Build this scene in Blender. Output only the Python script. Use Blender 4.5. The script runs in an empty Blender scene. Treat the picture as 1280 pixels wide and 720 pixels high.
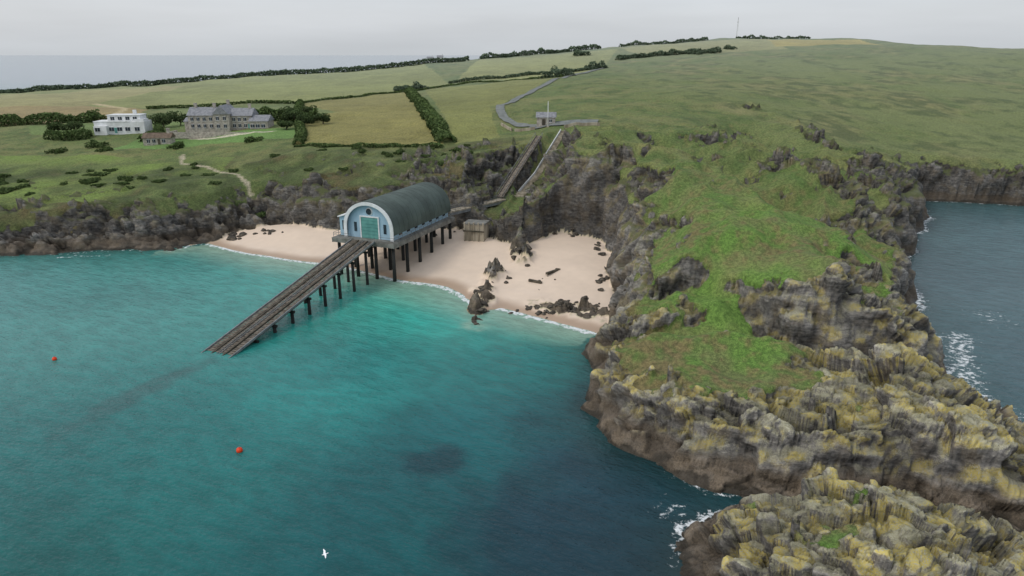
import bpy, bmesh, math, random
import numpy as np
from mathutils import Vector, Matrix
random.seed(7); rng=np.random.RandomState(5)
scene=bpy.context.scene
scene.view_settings.view_transform='Standard'
try: scene.view_settings.look='None'
except: pass
scene.view_settings.exposure=0
def lin(c):
    c=np.array(c,float)/255.0
    return np.where(c<=.04045,c/12.92,((c+.055)/1.055)**2.4)
# ------------------------------------------------------------ noise
def hsh(ix,iy,k):
    h=(ix*374761393+iy*668265263+k*1274126177)&0xffffffff
    h=((h^(h>>13))*1274126177)&0xffffffff
    h=((h^(h>>15))*374761393)&0xffffffff
    h=h^(h>>16)
    return h/4294967296.0
def vn(x,y,k=0):
    fx=np.floor(x);fy=np.floor(y);ix=fx.astype(np.int64);iy=fy.astype(np.int64)
    u=x-fx;v=y-fy;u=u*u*(3-2*u);v=v*v*(3-2*v)
    a=hsh(ix,iy,k);b=hsh(ix+1,iy,k);c=hsh(ix,iy+1,k);d=hsh(ix+1,iy+1,k)
    return (a+(b-a)*u)*(1-v)+(c+(d-c)*u)*v
def fbm(x,y,k=0,o=4,g=.5):
    s=0;a=1;t=0
    for i in range(o):
        s=s+a*(vn(x,y,k+i*17)*2-1);t+=a;a*=g
        x,y=x*1.93*.86-y*1.93*.5+3.7,x*1.93*.5+y*1.93*.86+9.1
    return s/t
def blocks3(x,y,z,k,tilt=1.):
    ix=np.floor(x).astype(np.int64);iy=np.floor(y).astype(np.int64);iz=np.floor(z).astype(np.int64)
    best=np.full(x.shape,1e9);sec=np.full(x.shape,1e9);h=np.zeros(x.shape);idv=np.zeros(x.shape)
    for dz in (-1,0,1):
        for dx in (-1,0,1):
            for dy in (-1,0,1):
                cx=ix+dx;cy=iy+dy;cz=iz+dz;hx=cx+cz*7919;hy=cy+cz*104729
                r0=hsh(hx,hy,k);r1=hsh(hx,hy,k+1)
                ax=x-cx-r0;ay=y-cy-r1;az=z-cz-((r0*7.3+r1*3.1)%1)
                d=np.maximum(np.maximum(abs(ax),abs(ay)),abs(az))*.7+(abs(ax)+abs(ay)+abs(az))*.15
                m=d<best
                sec=np.where(m,best,np.minimum(sec,d))
                r=hsh(hx,hy,k+2)-.5;t1=((r0*13.7)%1)-.5;t2=((r1*17.3)%1)-.5
                h=np.where(m,r+tilt*(t1*ax+t2*ay),h);idv=np.where(m,r,idv)
                best=np.minimum(best,d)
    return h,sec-best,idv
def ss(a,b,x):
    t=np.clip((x-a)/(b-a),0,1);return t*t*(3-2*t)
class RBF:
    def __init__(s,pts,smooth=0):
        P=np.array(pts,float);s.c=P[:,:2];v=P[:,2:]
        n=len(P);K=np.hypot(s.c[:,None,0]-s.c[None,:,0],s.c[:,None,1]-s.c[None,:,1])-np.eye(n)*smooth
        A=np.zeros((n+1,n+1));A[:n,:n]=K;A[:n,n]=1;A[n,:n]=1
        s.w=np.linalg.solve(A,np.vstack([v,np.zeros((1,v.shape[1]))]))
    def __call__(s,x,y):
        out=[s.w[-1,j]*np.ones(x.shape) for j in range(s.w.shape[1])]
        for i in range(len(s.c)):
            r=np.hypot(x-s.c[i,0],y-s.c[i,1])
            for j in range(len(out)): out[j]=out[j]+s.w[i,j]*r
        return out if len(out)>1 else out[0]
def segdist(x,y,ax,ay,bx,by,par=False):
    dx,dy=bx-ax,by-ay;L=dx*dx+dy*dy+1e-9
    t=np.clip(((x-ax)*dx+(y-ay)*dy)/L,0,1)
    r=np.hypot(x-ax-t*dx,y-ay-t*dy)
    return (r,t) if par else r
def linedist(x,y,pts):
    d=np.full(x.shape,1e9)
    for a,b in zip(pts[:-1],pts[1:]): d=np.minimum(d,segdist(x,y,a[0],a[1],b[0],b[1]))
    return d
def line3(x,y,pts):
    d=np.full(x.shape,1e9);z=np.zeros(x.shape)
    for a,b in zip(pts[:-1],pts[1:]):
        r,t=segdist(x,y,a[0],a[1],b[0],b[1],True);m=r<d
        z=np.where(m,a[2]+(b[2]-a[2])*t,z);d=np.minimum(d,r)
    return d,z
def inpoly(x,y,pts):
    c=np.zeros(x.shape,bool);n=len(pts)
    for i in range(n):
        ax,ay=pts[i];bx,by=pts[(i+1)%n]
        if ay==by: continue
        m=((ay>y)!=(by>y))&(x<(bx-ax)*(y-ay)/(by-ay)+ax)
        c^=m
    return c
# ------------------------------------------------------------ land design (metres)
L=[(-1500,190),(-600,185),(-260,180),(-150,173),(-134,174),(-115,176),(-96,182),(-84,190),(-72,197),(-58,190),(-45,185),(-25,187),(-12,188),(-4,176),(2,170),(8,176),(14,182),(21,180),(23,164),(21,150),(20,135),(18,122),(13,113),(12,103),(9,91),(13,82),(21,75.5),(25,71),(30,69),(25,66.5),(20,64),(17,58),(17,50),(22,41),(40,36),(60,38),(74,50),(80,60),(75,74),(70,84),(68,95),(72,109),(80,125),(86,140),(92,155),(100,171),(112,188),(121,200),(135,222),(147,246),(160,242),(178,236),(220,228),(330,215),(600,190),(1500,180),(1500,900),(700,1050),(250,980),(-60,820),(-300,720),(-700,640),(-1500,560)]
LZ=RBF([(-185,252,14),(-168,274,17),(-164,296,19),(-115,291,21),(-90,270,20.5),(-286,434,21.5),(-194,445,23),(-62,228,20),(-21,228,20.5),(5,226,24),(-83,393,24),(-44,500,30.5),(11,256,26),(-3.5,310,29),(28,417,36),(52,289,31),(42,192,26),(30,188,26),(17,200,25),(90,311,33),(150,525,43.5),(181,352,31),(255,505,44),(215,294,17),(196,266,15),(260,262,15),(318,449,35),(67,187,23),(78,167,20),(86,158,14),(41,151.6,21),(54,148.7,19.5),(35.6,136.7,18),(45.6,127,18),(57,118.5,16),(46,108,16),(55,108,14.5),(63,114,12.5),(62,97,8.5),(36,116,12),(31,113,10.5),(28,124,13),(29,95,9),(42,92,9),(53,84,10.5),(36,77.4,7),(54,73.5,8.5),(59,70,7),(66,80,4),(28.7,58,7),(41,59,8),(31.6,51,8),(40,47,8),(51,54,3),(70,58,3),
 (-407,570,20),(-236,627,31),(-83,683,42),(-30,690,46),(89,740,56),(225,775,66),(332,725,65),(346,674,59),(362,592,54),(370,530,48.5),(-700,600,18),(-500,300,14),(-300,240,12),(600,400,35),(600,800,50),(250,950,50),(-200,800,25),(150,330,29),(130,270,21),(150,262,16),(110,225,18),(-30,208,19.5),(-90,225,16),(-130,220,12)])
WD=RBF([(-200,190,40),(-100,200,36),(-60,205,28),(-20,200,23),(3,185,12),(20,185,10),(30,165,17),(24,150,17),(24,135,17),(20,118,13),(15,105,8),(12,88,9),(22,78,10),(20,60,8),(45,60,9),(70,90,10),(88,140,13),(115,190,14),(150,250,12),(220,235,16),(60,150,14),(0,700,60),(-300,640,60),(300,900,60),(400,225,16),(-500,200,40)])
GB=RBF([(25,93,.22),(21,88,.0),(38,88,.06),(48,82,-.5),(58,72,-.5),(32,80,-.35),(30,55,-.25),(42,58,-.5),(33,52,-.35),(33,116,.14),(18,100,-.15),(57,122,.10),(40,145,.13),(46,130,.14),(66,112,-.05),(46,103,-.2),(69,99,-.3),(45,170,.12),(30,190,.04),(24,150,-.2),(80,165,-.03),(66,180,.06),(100,300,.05),(-100,215,.05),(-40,208,-.10),(-150,190,-.1),(110,190,-.1),(60,700,.3),(-300,600,.3),(300,600,.3),(48,95,-.25)])
SB=RBF([(-84,187,0),(-63,174,0),(-44,167,0),(-26,154,0),(-14.6,149,0),(-8.6,140,0),(1.6,133,0),(9.4,126,0),(17,121,0),(-72,194,2.3),(-58,188,2.6),(-45,184,3),(-25,184,3.6),(-8,180,3.8),(8,172,3.8),(18,177,4.2),(19,150,2.4),(5,150,1.9),(-20,165,1.7),(-60,155,-2.5),(-30,135,-3),(0,115,-3),(-100,165,-4),(-100,150,-6),(0,80,-7),(-60,80,-8),(40,20,-9),(-200,100,-10),(100,100,-8),(150,180,-6),(-600,0,-14),(300,0,-14),(-600,170,-8),(-110,174,-3),(-160,168,-4),(400,180,-8),(0,600,-3),(400,700,-3),(-500,700,-8),(-500,500,0),(0,-200,-14)])
CRA=[(100,300),(104,262),(109,230),(112,205),(100,175),(88,156)]
CRB=[(61,240),(66,210),(66,190),(76,172),(84,158)]
RIDG=[([(-4,153),(-6,146),(-6.6,138),(-7.6,124)],2.6,1.9),([(2,171),(3,163),(2,159)],3.4,1.8),([(6,135),(11,132),(18,129)],1.1,2.6),([(-112,171),(-100,176),(-92,181)],2.2,4)]
CARV=[([(20,70,.2),(30,67.5,.5),(38,67.5,.9),(47,65.5,.8),(57,62,.9),(70,64,.2)],1.4,7.0),([(12,106,3),(22,105,4.5),(33,104,6),(45,99.5,4),(57,95,3.2),(76,93,1)],1.5,8),([(22,116,6),(30,119,9),(38,113,9.5),(40,106,6)],.6,4)]
INC=[(-3.5,199,10.0),(8.5,222,24.6)];STP=[(3.0,205,10.6),(8.0,212,15.0),(12.5,222,20.5),(17.5,238,25.3)]
CUT=[(-8,178,5.5),(-5,190,8.5)]+INC;CUT2=[(0,184,8),(3,198,10),(3.0,205,10.6),(8.0,212,15.0),(12.5,222,20.5),(17.5,238,25.3)]
def rawland(x,y):
    amp=1.2+np.clip(y,0,300)*.014
    wx=x+amp*fbm(x/13,y/13,3,3)+.25*fbm(x/3.5,y/3.5,8,2);wy=y+amp*fbm(x/13,y/13,5,3)+.25*fbm(x/3.5,y/3.5,9,2)
    d=linedist(wx,wy,L+[L[0]]);ins=inpoly(wx,wy,L);d=np.where(ins,d,-d)
    W=np.clip(WD(x,y),6,80)*(1+.35*fbm(x/20,y/20,12))
    q=np.clip(d/W,0,1)
    nr=1-ss(105,150,y)
    prof=(.62-.04*nr)*np.clip(q/(.38+.14*nr),0,1)**.9+(.38+.04*nr)*q**.9
    zb=LZ(x,y)
    zb=zb+.05*np.clip(zb,0,20)*fbm(x/25,y/25,21)*1.6
    head=ss(8,22,x)*(1-ss(215,260,y))*(1-ss(115,150,x))
    rn=1-2.2*abs(fbm(x/15,y/15,23,3))
    zb=zb+head*(rn*2.8-1.0)*ss(60,110,y)+head*.7*fbm(x/5,y/5,24,3)
    gl=np.exp(-(linedist(x,y,[(84,250),(88,215),(93,185),(99,165)])/11)**2)
    zb=zb-6.5*gl*(1+.4*fbm(x/9,y/9,28))
    gl2=np.exp(-(linedist(x,y,[(50,205),(54,180),(64,160),(76,140),(90,128)])/7)**2)
    zb=zb-3.8*gl2*(1+.5*fbm(x/7,y/7,29))
    crn=.5+.9*fbm(x/7,y/7,35)
    cr=np.maximum(np.exp(-(linedist(x+6*fbm(x/14,y/14,31),y,CRA)/8)**2),np.exp(-(linedist(x+5*fbm(x/12,y/12,33),y,CRB)/6.5)**2))*np.clip(crn,0,1.2)
    zb=zb+cr*2.8
    zl=np.where(d>0,zb*prof,d*.9)
    for pts,w0,w1 in CARV:
        dd,zc=line3(x+1.5*fbm(x/5,y/5,36),y+1.5*fbm(x/5,y/5,37),pts)
        m=(1-ss(w0,w1,dd))*(d>-1);zl=zl*(1-m)+np.minimum(zl,zc)*m
    for pts in (CUT,CUT2):
        dd,zc=line3(x,y,pts);zl=np.where((dd<14)&(d>0),np.minimum(zl,zc+np.maximum(0,dd-2.2)*1.0),zl)
    zs=SB(x,y)+.12*fbm(x/9,y/9,41)
    rid=np.zeros(x.shape)
    for pts,h,w in RIDG:
        e=np.exp(-(linedist(x+1.5*fbm(x/3,y/3,51),y+1.5*fbm(x/3,y/3,52),pts)/w)**2)*np.clip(.75+1.3*fbm(x/2.5,y/2.5,55),0,1.3)
        zs=zs+h*e;rid=np.maximum(rid,e)
    z=np.maximum(zl,zs)
    land=ss(-.2,.4,zl-zs)
    return z,d,q,cr,rid,land,zs
KR=.0028
ys=32*np.exp(KR*np.arange(1285))
sc=np.concatenate([np.linspace(-1.7,-1.0,30)[:-1],np.arange(-1,-.15,.0042),np.arange(-.15,.95,.0022),np.linspace(.95,1.7,40)])
S,Y=np.meshgrid(sc,ys);X=S*Y
Z,Dd,Q,CR,RID,LAND,ZS=rawland(X,Y)
def normals(P):
    du=np.gradient(P,axis=1);dv=np.gradient(P,axis=0)
    n=np.cross(du,dv);n/=np.linalg.norm(n,axis=2,keepdims=True)+1e-12
    return n
def blur(A,n):
    for _ in range(n):
        A=A.copy();A[1:-1]=(A[:-2]+2*A[1:-1]+A[2:])/4;A[:,1:-1]=(A[:,:-2]+2*A[:,1:-1]+A[:,2:])/4
    return A
N0=normals(np.stack([X,Y,Z],2));NS=normals(np.stack([X,Y,blur(Z,26)],2))
nz=.5*N0[:,:,2]+.5*NS[:,:,2]
nb=fbm(X/5,Y/5,61)*.26+fbm(X/1.3,Y/1.3,63)*.14
farf=ss(250,420,Y)
headm=ss(8,20,X)*(1-ss(205,250,Y))*(1-ss(120,150,X))
leftm=(1-ss(5,14,X))*(1-ss(222,238,Y))
outc=ss(.08,.35,fbm(X/8,Y/8,65,5))
g=ss(.68,.80,nz+np.clip(GB(X,Y),-.6,.35)+nb-.30*ss(.2,.7,CR+nb)*(Y<320)-.18*outc*headm-.22*outc*leftm-.22*(1-ss(.05,.35,Q))*(1-farf))
g=g*ss(2.6,5.0,Z+nb*6)
g=np.maximum(g,farf*(Dd>20))
sand=(1-LAND)*(1-ss(.22,.5,RID+nb*.8))
rock=np.clip(1-g,0,1)*(1-sand)
rockg=blur(rock,1)
sel=(rockg>.02)&(Y<330)&(Z>-2.5)
h1=np.zeros(X.shape);e1=h1+1;i1=h1.copy();h2=h1.copy();e2=h1+1;i2=h1.copy();h3=h1.copy();e3=h1+1;i3=h1.copy();saw=h1.copy()
R3=np.array((Matrix.Rotation(.65,3,'X')@Matrix.Rotation(.55,3,'Z')@Matrix.Rotation(.25,3,'Y')))
px,py,pz_=X[sel],Y[sel],Z[sel]
px=px+.7*fbm(px/3,pz_/3,71,3);py=py+.7*fbm(py/3,pz_/3,72,3);pz_=pz_+.5*fbm(px/3,py/3,73,3)
U=R3@np.stack([px,py,pz_])
h1[sel],e1[sel],i1[sel]=blocks3(U[0]/6.4,U[1]/4.4,U[2]/3.0,100,1.2)
h2[sel],e2[sel],i2[sel]=blocks3(U[0]/2.8,U[1]/2.0,U[2]/1.4,110,1.3)
h3[sel],e3[sel],i3[sel]=blocks3(U[0]/1.15,U[1]/.85,U[2]/.65,120,1.2)
sw_=U[2]/2.0+.3*fbm(px/6,py/6,75);saw[sel]=sw_-np.floor(sw_)-.5
hgt=ss(.3,3.0,Z)
amp=rockg*(.3+.7*hgt)
fr=ss(110,230,Y)
fl=.25+.75*ss(.35,.75,NS[:,:,2]);fl2=.5+.5*ss(.3,.7,NS[:,:,2])
D1=amp*((2.6+1.2*fr)*h1+fl2*(1.2+.7*fr)*h2+.38*h3*(1+.4*fr)*fl+.4*saw*(1+fr)*fl2-.35*(1-ss(0,.08,e1))*fl2-.22*(1-ss(0,.10,e2))*fl-.07*(1-ss(0,.16,e3))*fl)
D1=D1+amp*.7*fbm(X/7+Z/9,Y/7,87)
st_=1-ss(.4,.7,NS[:,:,2])
D1=D1*(1-st_)+blur(D1,2)*st_
DG=g*LAND*(.14*fbm(X/1.4,Y/1.4,81)+.4*fbm(X/5,Y/5,82)+.14*abs(fbm(X/.7,Y/.7,83,2))*(1-ss(120,180,Y)))*(1-ss(250,500,Y))
XX=X+NS[:,:,0]*D1*.9;YY=Y+NS[:,:,1]*D1*.9;Z2=Z+np.maximum(NS[:,:,2],.4)*D1+DG
XX=np.where(LAND*rockg>.02,XX,X);YY=np.where(LAND*rockg>.02,YY,Y)
for pts in (INC,STP):
    dd,zc=line3(X,Y,pts);m=1-ss(1.7,3.2,dd);Z2=Z2*(1-m)+zc*m
P=np.stack([XX,YY,Z2],2)
def gz(x,y):
    s=x/y;r=math.log(y/32)/KR
    i=int(min(max(r,0),len(ys)-2));fr=min(max(r-i,0),1)
    j=int(min(max(np.searchsorted(sc,s)-1,0),len(sc)-2));fs=min(max((s-sc[j])/(sc[j+1]-sc[j]),0),1)
    a=Z2[i,j]*(1-fs)+Z2[i,j+1]*fs;b=Z2[i+1,j]*(1-fs)+Z2[i+1,j+1]*fs
    return float(a*(1-fr)+b*fr)
# colours of the ground
def C(r,g_,b):
    c=lin((r,g_,b))/.78
    m=c.mean();return c*.88+m*.12
base=np.zeros(X.shape+(3,))
n1=fbm(X/18,Y/18,201)[...,None];n2=fbm(X/5,Y/5,203)[...,None];n3=fbm(X/1.2,Y/1.2,205)[...,None]
n0=fbm(X/60,Y/45,207)[...,None]
gr=C(92,108,60);gr2=C(120,120,76);gr3=C(68,88,48);lush=C(90,126,50)
base[:]=gr
def mixc(B,c,m): return B*(1-m)+c*m
base=mixc(base,gr2,np.clip(.38+n1*1.2,0,1)*.7)
base=mixc(base,gr3,np.clip(.15+n2*1.6,0,1)*.8)
base=mixc(base,C(114,104,68),np.clip(n3*1.8-.1,0,1)*.5)
nearlush=(1-ss(115,200,Y))[...,None]
base=mixc(base,lush,nearlush*np.clip(.5+n2*1.3+n1,0,1)*.85)
base=mixc(base,C(112,100,68),nearlush*np.clip(.05-n1*1.6+n3*1.4,0,1)*.85)
leftdark=((1-ss(-10,10,X-(-2)))*(1-ss(228,246,Y)))[...,None]
base=mixc(base,C(66,78,44),leftdark*np.clip(.75+n2,0,1))
base=mixc(base,C(100,84,60),leftdark*np.clip(n1*1.8+n2*1.4-.05,0,1)*.6)
ins=inpoly(X,Y,[(-200,190),(-90,195),(-95,240),(-200,262),(-300,262),(-300,190)])
base=np.where(ins[...,None],mixc(base,C(104,126,58),np.clip(.3+n1*1.6,0,1)),base)
F=[([(-122,412),(-65,449),(-23,236),(-76,246)],(124,120,68)),([(-57,467),(30,447),(20,415),(2,342),(-9,305),(-8,280),(-4,240),(-19,237)],(114,118,66)),
([(-420,560),(-236,620),(-83,676),(-44,500),(-62,462),(-122,425),(-200,400),(-300,400)],(122,128,76)),
([(-330,340),(-190,340),(-200,392),(-252,420),(-420,425)],(136,122,84)),([(-420,425),(-252,420),(-250,560),(-420,540)],(138,134,90)),
([(-40,505),(30,470),(60,500),(100,690),(-30,680)],(128,132,80)),([(110,600),(230,610),(260,745),(100,720)],(134,134,86)),([(230,640),(330,640),(330,700),(250,720)],(150,138,72)),
([(-150,262),(-80,262),(-84,285),(-150,285)],(96,128,66)),([(-205,300),(-135,300),(-150,335),(-225,330)],(100,120,66)),([(-125,320),(-80,330),(-118,395),(-190,385)],(104,116,70))]
for pts,c in F:
    m=inpoly(X,Y,pts)[...,None]
    st=(np.sin((X*.4+Y*.9)/1.6))[...,None]
    base=np.where(m,C(*c)*(1+.16*n1+.14*n2+.08*n3+st*.03+.15*n0),base)
hill=(ss(50,90,X)*ss(215,270,Y)*(1-ss(560,640,Y)))[...,None]
base=mixc(base,C(106,116,72),hill*np.clip(.6+n0*1.5,0,1))
base=mixc(base,C(128,124,84),hill*np.clip(n1*1.4-n0-.05,0,1)*.7)
base=mixc(base,C(72,86,52),hill*np.clip(n1*1.7+n2*1.5-.05,0,1)*.75)
def track(pts,w,c,k=1):
    global base
    m=(1-ss(w*.6,w,linedist(X+.6*n2[...,0],Y+.6*n3[...,0],pts)))[...,None]*k
    base=mixc(base,C(*c),m);return m[...,0]
t=track([(-118,250),(-112,236),(-98,226),(-86,216),(-79,207)],.7,(158,150,130))
g=np.maximum(g,t)
track([(-196,340),(-214,395),(-250,430)],2.0,(168,154,120))
track([(-140,286),(-120,276),(-95,278)],1.6,(182,176,160))
wet=1-ss(.15,.75,Z2+.12*n2[...,0])
sandc=C(198,179,157)*(1+.06*n2+.05*n3+.06*n1)
sandc=mixc(sandc,C(150,126,102),wet[...,None]*.9)
base=mixc(base,sandc,sand[...,None])
haze=(ss(220,1200,Y)*.5)[...,None]  # distance haze painted into the ground colour
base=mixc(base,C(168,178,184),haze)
rk=np.clip((1-g)*(1-sand),0,1)
lich=np.clip(1.0-ss(92,140,Y),0.06,1)*ss(2.4,4.2,Z2+nb*4)
lich=np.maximum(lich,.45*ss(6,9,Z2)*(1-ss(150,240,Y)))
tone=(1.08-.30*ss(110,190,Y))*(1+.4*i1+.35*i2+.25*i3*fl)*(1-.38*(1-ss(.0,.07,e1)))*(1-.32*(1-ss(0,.09,e2)))*(1-.22*(1-ss(0,.14,e3))*fl)  # random block tone, with cracks darkened in the colour as painted occlusion
tone=tone*(1+.15*np.clip(D1,-1.5,1.5))  # painted shading too: hollows darker, raised blocks lighter
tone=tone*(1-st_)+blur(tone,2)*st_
# ------------------------------------------------------------ mesh creation
def gridmesh(name,P,keep,attrs,smooth=False):
    R,Cn=P.shape[:2];idx=np.arange(R*Cn).reshape(R,Cn)
    f=np.stack([idx[:-1,:-1],idx[:-1,1:],idx[1:,1:],idx[1:,:-1]],2)
    f=f[keep].reshape(-1,4)
    used=np.zeros(R*Cn,bool);used[f.ravel()]=True
    mp=np.cumsum(used)-1;f=mp[f];co=P.reshape(-1,3)[used]
    me=bpy.data.meshes.new(name);me.vertices.add(len(co));me.vertices.foreach_set('co',co.astype(np.float32).ravel())
    me.loops.add(f.size);me.loops.foreach_set('vertex_index',f.astype(np.int32).ravel())
    me.polygons.add(len(f));me.polygons.foreach_set('loop_start',(np.arange(len(f))*4).astype(np.int32))
    me.update(calc_edges=True)
    me.polygons.foreach_set('use_smooth',np.full(len(f),smooth))
    for n,a in attrs.items():
        if a.ndim==3:
            A=np.ones((len(co),4),np.float32);A[:,:3]=a.reshape(-1,3)[used]
            at=me.attributes.new(n,'FLOAT_COLOR','POINT');at.data.foreach_set('color',A.ravel())
        else:
            at=me.attributes.new(n,'FLOAT','POINT');at.data.foreach_set('value',a.ravel()[used].astype(np.float32))
    ob=bpy.data.objects.new(name,me);scene.collection.objects.link(ob);return ob
top=np.maximum(np.maximum(Z2[:-1,:-1],Z2[1:,1:]),np.maximum(Z2[1:,:-1],Z2[:-1,1:]))
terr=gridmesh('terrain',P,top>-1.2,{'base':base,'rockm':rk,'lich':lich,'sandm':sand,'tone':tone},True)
terr['kind']='structure'
# ------------------------------------------------------------ node helpers
class NT:
    def __init__(s,name):
        s.m=bpy.data.materials.new(name);s.m.use_nodes=True;s.t=s.m.node_tree;s.b=s.t.nodes['Principled BSDF'];s.n=s.t.nodes
    def node(s,ty,**k):
        n=s.n.new(ty)
        for a,v in k.items(): setattr(n,a,v)
        return n
    def set(s,sock,v):
        if isinstance(v,bpy.types.NodeSocket): s.t.links.new(v,sock)
        else: sock.default_value=v
    def noise(s,vec,scale,detail=4,rough=.55,w=None):
        n=s.node('ShaderNodeTexNoise');s.t.links.new(vec,n.inputs['Vector']);n.inputs['Scale'].default_value=scale;n.inputs['Detail'].default_value=detail;n.inputs['Roughness'].default_value=rough
        return n.outputs['Fac']
    def ramp(s,f,stops):
        n=s.node('ShaderNodeValToRGB');s.t.links.new(f,n.inputs[0]);e=n.color_ramp.elements
        while len(e)<len(stops): e.new(.5)
        for i,(p,c) in enumerate(stops): e[i].position=p;e[i].color=tuple(c)+(1,) if len(c)==3 else c
        return n.outputs[0]
    def mr(s,f,a,b,c=0,d=1,smooth=True):
        n=s.node('ShaderNodeMapRange');n.interpolation_type='SMOOTHSTEP' if smooth else 'LINEAR'
        s.set(n.inputs[0],f)
        for i,v in zip((1,2,3,4),(a,b,c,d)): s.set(n.inputs[i],v)
        return n.outputs[0]
    def math(s,op,a,b=0,clamp=False):
        n=s.node('ShaderNodeMath',operation=op,use_clamp=clamp);s.set(n.inputs[0],a);s.set(n.inputs[1],b);return n.outputs[0]
    def mix(s,f,a,b,bt='MIX'):
        n=s.node('ShaderNodeMix',data_type='RGBA',blend_type=bt)
        s.set(n.inputs[0],f);s.set(n.inputs[6],a if isinstance(a,bpy.types.NodeSocket) else tuple(a)+(1,));s.set(n.inputs[7],b if isinstance(b,bpy.types.NodeSocket) else tuple(b)+(1,))
        return n.outputs[2]
    def scale(s,c,f):
        n=s.node('ShaderNodeVectorMath',operation='SCALE');s.set(n.inputs[0],c);s.set(n.inputs['Scale'],f);return n.outputs[0]
    def attr(s,n_,col=False):
        n=s.node('ShaderNodeAttribute',attribute_name=n_);return n.outputs['Color'] if col else n.outputs['Fac']
    def mapv(s,vec,scale=(1,1,1),rot=(0,0,0)):
        n=s.node('ShaderNodeMapping');s.t.links.new(vec,n.inputs[0]);n.inputs['Scale'].default_value=scale;n.inputs['Rotation'].default_value=rot;return n.outputs[0]
    def bump(s,h,st,dist,prev=None):
        n=s.node('ShaderNodeBump');s.set(n.inputs['Height'],h);n.inputs['Strength'].default_value=st;n.inputs['Distance'].default_value=dist
        if prev: s.t.links.new(prev,n.inputs['Normal'])
        return n.outputs[0]
T=NT('terrain_ground');geo=T.node('ShaderNodeNewGeometry');pos=geo.outputs['Position']
sep=T.node('ShaderNodeSeparateXYZ');T.t.links.new(pos,sep.inputs[0]);pz=sep.outputs[2]
sn=T.node('ShaderNodeSeparateXYZ');T.t.links.new(geo.outputs['Normal'],sn.inputs[0]);nzs=sn.outputs[2]
nA=T.noise(pos,.35,4);nB=T.noise(pos,1.6,4,.6);nC=T.noise(pos,6,3,.65)
gcol=T.mix(T.mr(nC,.3,.7),(.62,.62,.6),(1.32,1.3,1.25))
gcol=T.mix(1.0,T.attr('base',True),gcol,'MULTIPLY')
gcol2=T.mix(T.mr(nB,.35,.65),(.72,.74,.7),(1.22,1.2,1.12))
gcol=T.mix(1.0,gcol,gcol2,'MULTIPLY')
sandmask=T.attr('sandm')
gcol=T.mix(sandmask,gcol,T.attr('base',True))
stv=T.mapv(pos,(.35,.35,2.2),(.55,.35,0));st=T.noise(stv,1.1,3,.65)
off=T.node('ShaderNodeVectorMath',operation='ADD');T.t.links.new(pos,off.inputs[0])
nv=T.node('ShaderNodeCombineXYZ');T.set(nv.inputs[0],T.math('MULTIPLY',nB,.6));T.set(nv.inputs[1],nA);T.set(nv.inputs[2],T.math('MULTIPLY',nB,.6));T.t.links.new(nv.outputs[0],off.inputs[1])
vv=T.node('ShaderNodeTexVoronoi',feature='F1',distance='CHEBYCHEV');T.t.links.new(T.mapv(off.outputs[0],(.75,1.0,1.6),(.6,.3,.5)),vv.inputs['Vector']);vv.inputs['Scale'].default_value=.6
sv=T.node('ShaderNodeSeparateColor');T.t.links.new(vv.outputs['Color'],sv.inputs[0]);vid=sv.outputs[0];vd=vv.outputs['Distance']
rc=T.ramp(T.math('ADD',T.math('MULTIPLY',nB,.5),T.math('MULTIPLY',st,.5)),[(.33,(.06,.059,.057)),(.45,(.125,.12,.111)),(.55,(.195,.186,.168)),(.68,(.31,.295,.262))])
ocr=T.mix(T.mr(nA,.45,.62,0,.5),rc,(.17,.135,.09))
lat=T.attr('lich')
li=T.mr(T.math('ADD',T.math('MULTIPLY',nA,.45),T.math('ADD',T.math('MULTIPLY',nC,.3),T.math('MULTIPLY',nzs,.28))),.45,.58)
li=T.math('MULTIPLY',li,lat,True)
lc=T.mix(T.mr(nA,.46,.57),(.27,.255,.165),(.42,.345,.10))
lc=T.mix(T.mr(nC,.50,.62),lc,(.33,.32,.24))
rocc=T.mix(T.math('MULTIPLY',li,.85),ocr,lc)
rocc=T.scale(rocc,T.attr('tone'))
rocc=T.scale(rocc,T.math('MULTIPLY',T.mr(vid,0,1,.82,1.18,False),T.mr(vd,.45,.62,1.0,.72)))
vg=T.mr(T.math('ADD',T.math('MULTIPLY',nA,.6),T.math('MULTIPLY',nzs,.45)),.58,.70)
vg=T.math('MULTIPLY',vg,T.mr(pz,5,9),True);vg=T.math('MULTIPLY',vg,T.mr(lat,.2,.9,.8,.15))
rocc=T.mix(vg,rocc,(.10,.12,.046))
zz=T.math('ADD',pz,T.math('MULTIPLY',T.math('SUBTRACT',nA,.5),3.0))
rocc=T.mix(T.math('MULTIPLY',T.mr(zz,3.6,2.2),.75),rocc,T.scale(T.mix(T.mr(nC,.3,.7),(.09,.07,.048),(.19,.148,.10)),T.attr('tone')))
rocc=T.mix(T.math('MULTIPLY',T.mr(zz,1.0,.4),.8),rocc,(.03,.026,.018))
rm=T.math('ADD',T.attr('rockm'),T.math('MULTIPLY',T.math('SUBTRACT',nC,.5),.9))
rm=T.math('MULTIPLY',T.mr(rm,.38,.58),T.mr(sandmask,.6,.4),True)
col=T.mix(rm,gcol,rocc)
T.set(T.b.inputs['Base Color'],col)
T.set(T.b.inputs['Roughness'],T.mr(zz,.3,1.8,.4,.92))
T.b.inputs['Specular IOR Level'].default_value=.25
rb=T.math('ADD',T.math('MULTIPLY',st,.3),T.math('SUBTRACT',T.math('MULTIPLY',vid,.4),T.math('MULTIPLY',vd,.55)))
bh=T.math('ADD',T.math('MULTIPLY',rb,rm),T.math('MULTIPLY',nC,T.mr(sandmask,.6,.4,0,.34)))
T.set(T.b.inputs['Normal'],T.bump(bh,.75,.65))
terr.data.materials.append(T.m)
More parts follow.
